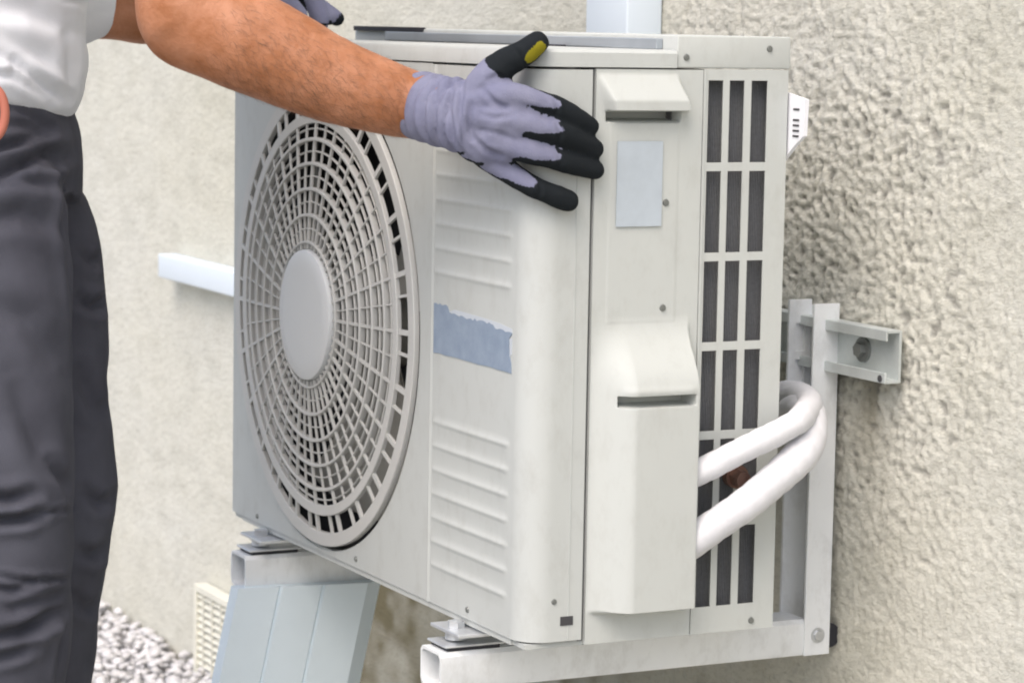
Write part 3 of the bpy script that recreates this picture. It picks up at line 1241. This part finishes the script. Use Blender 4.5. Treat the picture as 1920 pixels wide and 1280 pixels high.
# torso, neck and head (above the picture), hips
ch = at(170, -520, 2.775)
body.tube([at(-60, 190, 2.74), at(-30, -60, 2.75), at(60, -320, 2.76), ch], [.10, .105, .115, .10], [.13, .135, .165, .16], ref=VIEWR, n=32)
nk = at(240, -690, 2.775)
body.tube([ch, nk], [.055, .052], ref=VIEWR)
hd_c = at(300, -850, 2.775)
body.tube([hd_c - UP * .035, hd_c + UP * .035], [.095, .098], [.073, .076], ref=VIEWR, n=32)
body.tube([hd_c + VIEWR * .04 - UP * .06, hd_c + VIEWR * .05 - UP * .09], [.045, .032], [.04, .03], ref=VIEWR)
body.tube([hd_c + VIEWR * .09 - UP * .005, hd_c + VIEWR * .108 - UP * .035], [.010, .014], ref=UP)
for sg in (-1, 1):
    body.tube([hd_c + VIEWB * .075 * sg + UP * .015, hd_c + VIEWB * .080 * sg - UP * .02], [.016, .010], [.007, .006], ref=VIEWR)


def skin_deform(co, no):
    d = noise3(co, 38) * .0022 + noise3(co, 110, N2) * .0009
    return co + no * d[:, None]


organic(body, "body", .0042, 8, M_SKIN, person, skin_deform)
for sg in (-1, 1):
    c = hd_c + VIEWR * .088 + VIEWB * .030 * sg + UP * .012
    MB().tube([c, c + VIEWR * .002], [.009, .009], ref=UP, n=14).build("eye", M_TAG, person, smooth=True)
hair = MB()
hair.tube([hd_c - VIEWR * .015 + UP * .03, hd_c - VIEWR * .01 + UP * .06], [.098, .092], [.080, .074], ref=VIEWR, n=28)
hair.build("hair", M_HAIR, person, smooth=True)

# fine dark hair lying along the right forearm
me_b = bpy.data.objects["body"].data
nb = len(me_b.vertices)
cb = np.empty(nb * 3, np.float32)
me_b.vertices.foreach_get("co", cb)
nbm = np.empty(nb * 3, np.float32)
me_b.vertices.foreach_get("normal", nbm)
cb = cb.reshape(-1, 3).astype(float)
nbm = nbm.reshape(-1, 3).astype(float)
e_, w_ = np.array(r_el), np.array(w_r)
dd, tt_ = seg_dist(cb, e_, w_)
sel = np.where((dd < .075) & (tt_ > .08) & (tt_ < .98))[0]
pr = (1 - .75 * np.clip((nbm[sel] @ UP + .2), 0, 1)) * sstep(.08, .3, tt_[sel])
sel = rng.choice(sel, 3600, p=pr / pr.sum())
axis = (w_ - e_) / np.linalg.norm(w_ - e_)
HV, HF = [], []
for k, i in enumerate(sel):
    p, nrm = cb[i] + rng.normal(0, .0008, 3), nbm[i]
    d = axis * rng.uniform(.5, 1.2) - UP * rng.uniform(.0, 1.0) + rng.normal(0, .35, 3)
    d -= nrm * (d @ nrm)
    d /= np.linalg.norm(d)
    sd = np.cross(nrm, d) * rng.uniform(.00006, .00011)
    L = rng.uniform(.007, .015)
    q1 = p + d * L * .5 + nrm * .0012
    q2 = p + d * L + nrm * .0016
    HV += [p - sd, p + sd, q1 + sd, q1 - sd, q2]
    HF += [(5 * k, 5 * k + 1, 5 * k + 2, 5 * k + 3), (5 * k + 3, 5 * k + 2, 5 * k + 4, 5 * k + 4)]
hb = MB()
hb.v = [tuple(p) for p in HV]
hb.f = [f if f[2] != f[3] else f[:3] for f in HF]
me_h = bpy.data.meshes.new("arm_hair")
me_h.from_pydata(hb.v, [], hb.f)
ho = link("arm_hair", me_h, mat("arm_hair", (.15, .075, .04), .6), person, False)
ho["kind"] = "stuff"

# t-shirt
shirt = MB()
shirt.tube([at(-84, 90, 2.74), at(-72, 30, 2.745), at(-45, -90, 2.75), at(30, -300, 2.76), at(150, -500, 2.775)], [.126, .125, .122, .128, .10], [.158, .160, .160, .180, .165], ref=VIEWR, n=40, round_cap=False)
shirt.tube([at(-78, 60, 2.74), at(-84, 130, 2.74), at(-94, 184, 2.74)], [.126, .127, .120], [.160, .163, .163], ref=VIEWR, n=40, round_cap=False)
shirt.tube([r_sh, at(235, -430, 2.60)], [.078, .076], ref=VIEWR, n=28)
shirt.tube([l_sh, at(130, -260, 2.95), at(110, -60, 2.93), at(118, 22, 2.92), at(182, 24, 2.945)], [.07, .066, .056, .046, .036], ref=VIEWR, n=28)


def shirt_deform(co, no):
    c = co + no * (noise3(co, 12) * .026 + noise3(co, 34, N3) * .006)[:, None]
    L = [([(30, 118), (60, 142), (92, 165), (128, 184)], .007, .005), ([(-20, 60), (40, 90), (110, 120)], .004, .010), ([(-20, 140), (20, 140), (60, 165), (95, 190)], .005, .004),
         ([(118, 0), (150, 4), (172, 22), (184, 50)], .003, .003), ([(-20, 10), (60, 20), (120, 60)], .004, .010), ([(130, 70), (140, 120), (132, 170)], .004, .007),
         ([(-20, 100), (10, 108), (40, 128)], .004, .006)]
    return cloth_folds(c, no, L, 2.40, 2.80, 1.4)


organic(shirt, "t_shirt", .0040, 10, M_SHIRT, person, shirt_deform)

# trousers
tro = MB()
tro.tube([at(-88, 140, 2.74), at(-80, 200, 2.74), at(-54, 272, 2.74), at(-34, 400, 2.74)], [.078, .088, .104, .098], [.140, .145, .166, .160], ref=VIEWR, n=40, round_cap=False)
g1 = GZ + .10


def down(p, z):
    q = np.array(p, float)
    q[2] = z
    return q


near = [at(-42, 400, 2.655), at(-30, 560, 2.65), at(-25, 780, 2.645), at(-28, 920, 2.64), at(-48, 1080, 2.64), at(-62, 1290, 2.65)]
near.append(down(near[-1] - VIEWR * .03, g1))
tro.tube(near, [.093, .091, .089, .087, .086, .086, .078], [.090, .088, .086, .084, .082, .080, .075], ref=VIEWR, n=40)
far = [at(22, 440, 2.83), at(40, 560, 2.83), at(40, 720, 2.83), at(52, 880, 2.83), at(40, 1010, 2.83), at(18, 1150, 2.84), at(-8, 1300, 2.85)]
far.append(down(far[-1] - VIEWR * .05, g1))
tro.tube(far, [.090, .089, .089, .090, .090, .090, .092, .078], [.085] * 8, ref=VIEWR, n=40)


def pants_deform(co, no):
    st = co * np.array([1, 1, .55])
    c = co + no * (noise3(st, 10) * .040 + noise3(co, 30, N4) * .010)[:, None]
    nearl = [([(-30, 335), (20, 315), (70, 292), (140, 278)], .010, .0065), ([(-20, 283), (30, 272), (80, 255)], .007, .006), ([(60, 318), (100, 310), (145, 290)], .006, .006),
             ([(-30, 345), (50, 338), (110, 345)], .005, .006), ([(136, 300), (128, 350), (126, 420), (136, 500), (146, 600)], .006, .005),
             ([(-40, 420), (40, 400), (110, 430)], .004, .009), ([(-30, 560), (50, 600), (120, 700)], .004, .012), ([(20, 700), (60, 800), (95, 880)], .004, .010),
             ([(-30, 935), (20, 938), (60, 925)], .007, .006), ([(-30, 978), (40, 972), (75, 962)], .009, .005), ([(75, 962), (110, 956), (148, 950)], .003, .002),
             ([(100, 865), (125, 905), (150, 958)], .005, .005), ([(-20, 1078), (60, 1088), (145, 1084)], .004, .0025), ([(-20, 1098), (20, 1108), (60, 1095)], .005, .004),
             ([(-20, 1200), (40, 1185), (85, 1160), (128, 1138)], .010, .006), ([(-20, 1236), (30, 1222), (60, 1210)], .007, .005), ([(30, 1140), (80, 1130), (125, 1110)], .005, .006),
             ([(128, 1150), (118, 1220), (112, 1290)], .004, .004), ([(20, 205), (60, 215), (100, 240)], .003, .003), ([(0, 240), (60, 235), (110, 250)], .004, .006)]
    c = cloth_folds(c, no, nearl, 2.40, 2.76, 1.7)
    farl = [([(150, 560), (180, 575), (208, 560)], .006, .006), ([(150, 470), (175, 490), (200, 480)], .004, .006), ([(150, 700), (180, 760), (205, 770)], .004, .008),
            ([(160, 920), (190, 945), (216, 930)], .005, .006), ([(150, 1030), (180, 1040), (205, 1020)], .005, .006), ([(140, 1120), (165, 1140), (190, 1130)], .004, .006)]
    return cloth_folds(c, no, farl, 2.70, 2.95, 1.7)


organic(tro, "trousers", .0036, 10, M_PANTS, person, pants_deform)
for leg in (near, far):
    p = leg[-1]
    s = MB()
    s.tube([down(p - VIEWR * .06, GZ + .045), down(p + VIEWR * .03, GZ + .05), down(p + VIEWR * .17, GZ + .036)], [.042, .048, .032], [.038, .043, .042], ref=UP, n=24)
    s.tube([down(p, GZ + .05), down(p, GZ + .13)], [.05, .05], ref=VIEWR, n=24)
    organic(s, "shoe", .006, 4, M_SHOE, person)

# ------------------------------------------------------------------ gloves
def glove(joints, wrist, cuff_end, back, knit, name="glove"):
    """joints: finger name -> (points, radii); back = unit vector pointing out of the back of the hand"""
    mb = MB()
    bones = []
    for k, (P, rad) in joints.items():
        mb.tube(P, rad, ref=back, n=20, sub=5)
        bones.append((k, np.array(P), rad))
    return mb, bones



def wrap(u, v, rr):
    """first point along the sight line that is rr away from the rounded corner of the casing"""
    rad = .028
    for D in np.arange(2.25, 2.9, .0005):
        p = at(u, v, D)
        qx, qy = p[0] - (WID - rad), rad - p[1]
        sd = math.hypot(max(qx, 0), max(qy, 0)) - rad if (qx > 0 or qy > 0) else -rad
        if sd <= rr:
            return p
    return p


bk = np.array([.35, -.93, .10])
bk /= np.linalg.norm(bk)
W0 = on(783, 199, 1, -.060)
W1 = on(868, 219, 1, -.050)
XS = WID + .0115
fing = {
    "index": ([wrap(898, 190, .044), wrap(952, 180, .032), wrap(1003, 189, .0200), wrap(1052, 206, .0135), wrap(1106, 237, .0095)], [.016, .0125, .0112, .0106, .0094]),
    "middle": ([wrap(896, 215, .045), wrap(948, 224, .034), wrap(1005, 238, .0225), wrap(1058, 254, .0150), wrap(1114, 279, .0098)], [.016, .0130, .0112, .0106, .0095]),
    "ring": ([wrap(891, 240, .044), wrap(940, 265, .032), wrap(1000, 287, .0205), wrap(1056, 303, .0135), wrap(1116, 320, .0094)], [.016, .0130, .0110, .0104, .0093]),
    "little": ([wrap(885, 262, .040), wrap(922, 298, .028), wrap(972, 334, .0165), wrap(1018, 357, .0115), wrap(1065, 377, .0094)], [.016, .0122, .0106, .0102, .0096]),
    "thumb": ([wrap(880, 195, .046), wrap(905, 160, .040), wrap(938, 124, .029), wrap(973, 105, .018), wrap(1008, 80, .0120)], [.015, .0165, .0145, .0128, .0115]),
}
mb = MB()
for k, (P, rad) in fing.items():
    mb.tube(P, rad, ref=bk, n=20, sub=5)
# palm and cuff
mb.tube([on(868, 219, 1, -.049), wrap(900, 230, .041), wrap(936, 234, .0300)], [.017, .0160, .0115], [.033, .0365, .031], ref=bk, n=32)
mb.tube([wrap(925, 180, .034), wrap(935, 232, .035), wrap(922, 285, .031)], [.0135, .0140, .0130], ref=bk, n=20)
mb.tube([wrap(957, 184, .029), wrap(965, 235, .029), wrap(950, 288, .026)], [.0105, .0112, .0108], ref=bk, n=20)
mb.tube([W0, on(825, 207, 1, -.055), W1, on(895, 226, 1, -.046)], [.0285, .0275, .024, .018], [.0325, .0325, .0335, .033], ref=bk, n=40, round_cap=False)
mb.tube([wrap(915, 195, .038), wrap(946, 170, .029)], [.012, .011], [.02, .012], ref=bk)


def finger_info(co):
    best = np.full(len(co), 9.0)
    name = np.full(len(co), -1)
    tt = np.zeros(len(co))
    off = np.zeros(len(co))
    for i, (k, (P, rad)) in enumerate(fing.items()):
        P = np.array(P)
        n = len(P) - 1
        for j in range(n):
            d, t = seg_dist(co, P[j], P[j + 1])
            m = d < best
            best[m] = d[m]
            name[m] = i
            tt[m] = j + t[m]
            c = P[j] + t[:, None] * (P[j + 1] - P[j])
            off[m] = ((co - c) @ bk)[m]
    return name, tt, off


GV = VIEWB * .93 + UP * .30 - VIEWR * .10
GV = GV / np.linalg.norm(GV)


def glove_coat(co, no):
    name, tt, off = finger_info(co)
    g = no @ GV
    edge = noise3(co, 130) * .20
    end = np.array([3.25, 3.2, 3.15, 2.75, 1.75])[name]
    start = np.array([1.30, 1.40, 1.40, 1.5, 1.3])[name]
    f = np.clip((tt - start) / (end - start), 0, 1)
    lim = .12 + .42 * sstep(0, .22, f) + .42 * f ** 1.5
    lim = np.where(name == 4, .05 + .2 * f, lim)
    side = 1 - sstep(-.08, .08, g - lim + edge * .5)
    tip = sstep(-.10, .10, tt - end + edge)
    ax = fing["middle"][0][1] - W1
    ax = ax / np.linalg.norm(ax)
    return np.maximum(tip, side * sstep(-.002, .008, (co - W1) @ ax))


def glove_yellow(co, no):
    a, b = wrap(1013, 93, .021), wrap(999, 111, .024)
    d, t = seg_dist(co, a, b)
    name, tt, off = finger_info(co)
    return (1 - sstep(.0062, .0078, d)) * (name == 4) * sstep(-.1, .15, no @ VIEWR)


def glove_deform(co, no):
    ax = (W1 - W0)
    L = np.linalg.norm(ax)
    ax = ax / L
    s = (co - W0) @ ax
    inside = sstep(-.004, .002, s) * (1 - sstep(L * 1.0, L * 1.35, s))
    wob = noise3(co, 40) * .012
    ph = (s + wob) / .0165
    rid = (1 - np.abs(np.sin(ph * PI)) ** .6) * -.0062 + np.sin(ph * 4.3 + co[:, 2] * 60) * .0009
    d = inside * rid
    cuff = 1 - sstep(.0, .004, s)
    d += cuff * .0006
    d += noise3(co, 50) * .0034 + noise3(co, 150, N2) * .0014
    # knuckle swellings
    for k in ("index", "middle", "ring", "little"):
        P = fing[k][0]
        dd = np.linalg.norm(co - (P[1] + bk * .010), axis=1)
        d += np.exp(-(dd / .011) ** 2) * .0016
        dd = np.linalg.norm(co - (np.array(P[2]) + bk * .008), axis=1)
    # creases of the knit across the back of the hand
    out = co + no * d[:, None]
    L = [([(903, 165), (925, 190), (950, 205)], .0022, .0022), ([(888, 258), (912, 282), (940, 292)], .0022, .0022), ([(884, 195), (880, 225), (886, 262)], .0024, .0022),
         ([(900, 215), (930, 222), (962, 216)], .0014, .0020), ([(905, 245), (935, 250), (965, 262)], .0014, .0020), ([(915, 150), (935, 140), (950, 150)], .0018, .0018),
         ([(1040, 186), (1046, 203), (1040, 222)], .0018, .0018), ([(1046, 236), (1052, 252), (1046, 268)], .0018, .0018), ([(1046, 288), (1052, 303), (1046, 318)], .0018, .0018),
         ([(1010, 340), (1014, 357), (1006, 372)], .0016, .0018), ([(964, 90), (976, 104), (982, 120)], .0018, .0018), ([(820, 140), (812, 200), (818, 275)], .0028, .0022),
         ([(850, 140), (842, 205), (850, 285)], .0028, .0022), ([(868, 150), (862, 210), (872, 285)], .0022, .0020), ([(980, 196), (1010, 204), (1035, 214)], .0012, .0016)]
    return cloth_folds(out, no, L, 2.2, 2.7)


organic(mb, "glove", .0021, 7, M_GLOVE, person, glove_deform, {"coat": glove_coat, "yellow": glove_yellow})

# left glove, holding the far top edge of the unit
f0 = at(455, -85, 3.03)
mb = MB()
mb.tube([f0, at(500, -62, 3.05), at(540, -35, 3.07)], [.030, .027, .020], [.034, .034, .036], ref=UP, n=28)
mb.tube([at(520, -45, 3.06), at(560, -15, 3.08)], [.018, .016], [.036, .038], ref=UP, n=28)
for i, (u, v) in enumerate(((606, 42), (618, 36), (600, 44), (628, 30))):
    o_ = (i - 1.5) * .019
    dv = -VIEWB * o_
    mb.tube([at(545, -25, 3.08) + dv, at(585, 2, 3.09) + dv, at(u, v, 3.09) + dv], [.012, .0112, .0095], ref=UP, n=16)
mb.tube([at(500, -50, 3.03), at(530, 0, 3.02), at(560, 30, 3.03)], [.016, .014, .011], ref=UP, n=16)
tips = at(612, 38, 3.09)


def coat2(co, no):
    s = (co - at(545, -25, 3.08)) @ ((tips - at(545, -25, 3.08)) / np.linalg.norm(tips - at(545, -25, 3.08)))
    return np.maximum(sstep(.058, .068, s), sstep(.45, .65, -no[:, 2]))


def def2(co, no):
    return co + no * (noise3(co, 60) * .0025)[:, None]


organic(mb, "glove", .003, 4, M_GLOVE, person, def2, {"coat": coat2})

# orange grip of a hand tool hanging at the worker's hip
mb = MB()
cc = at(-16, 212, 2.548)
loop = []
for k in range(15):
    t = -PI * .5 + 2 * PI * .9 * k / 14
    loop.append(cc + VIEWR * .0125 * math.cos(t) * 1.0 + UP * .0235 * math.sin(t))
mb.tube(loop, [.0042] * 15, ref=VIEWB, n=14, sub=4)
o = mb.build("tool_grip", M_ORANGE, None, smooth=True, loc=tuple(float(c) for c in cc))
tag(o, "orange plastic loop handle hanging at the worker's trouser pocket", "tool handle")
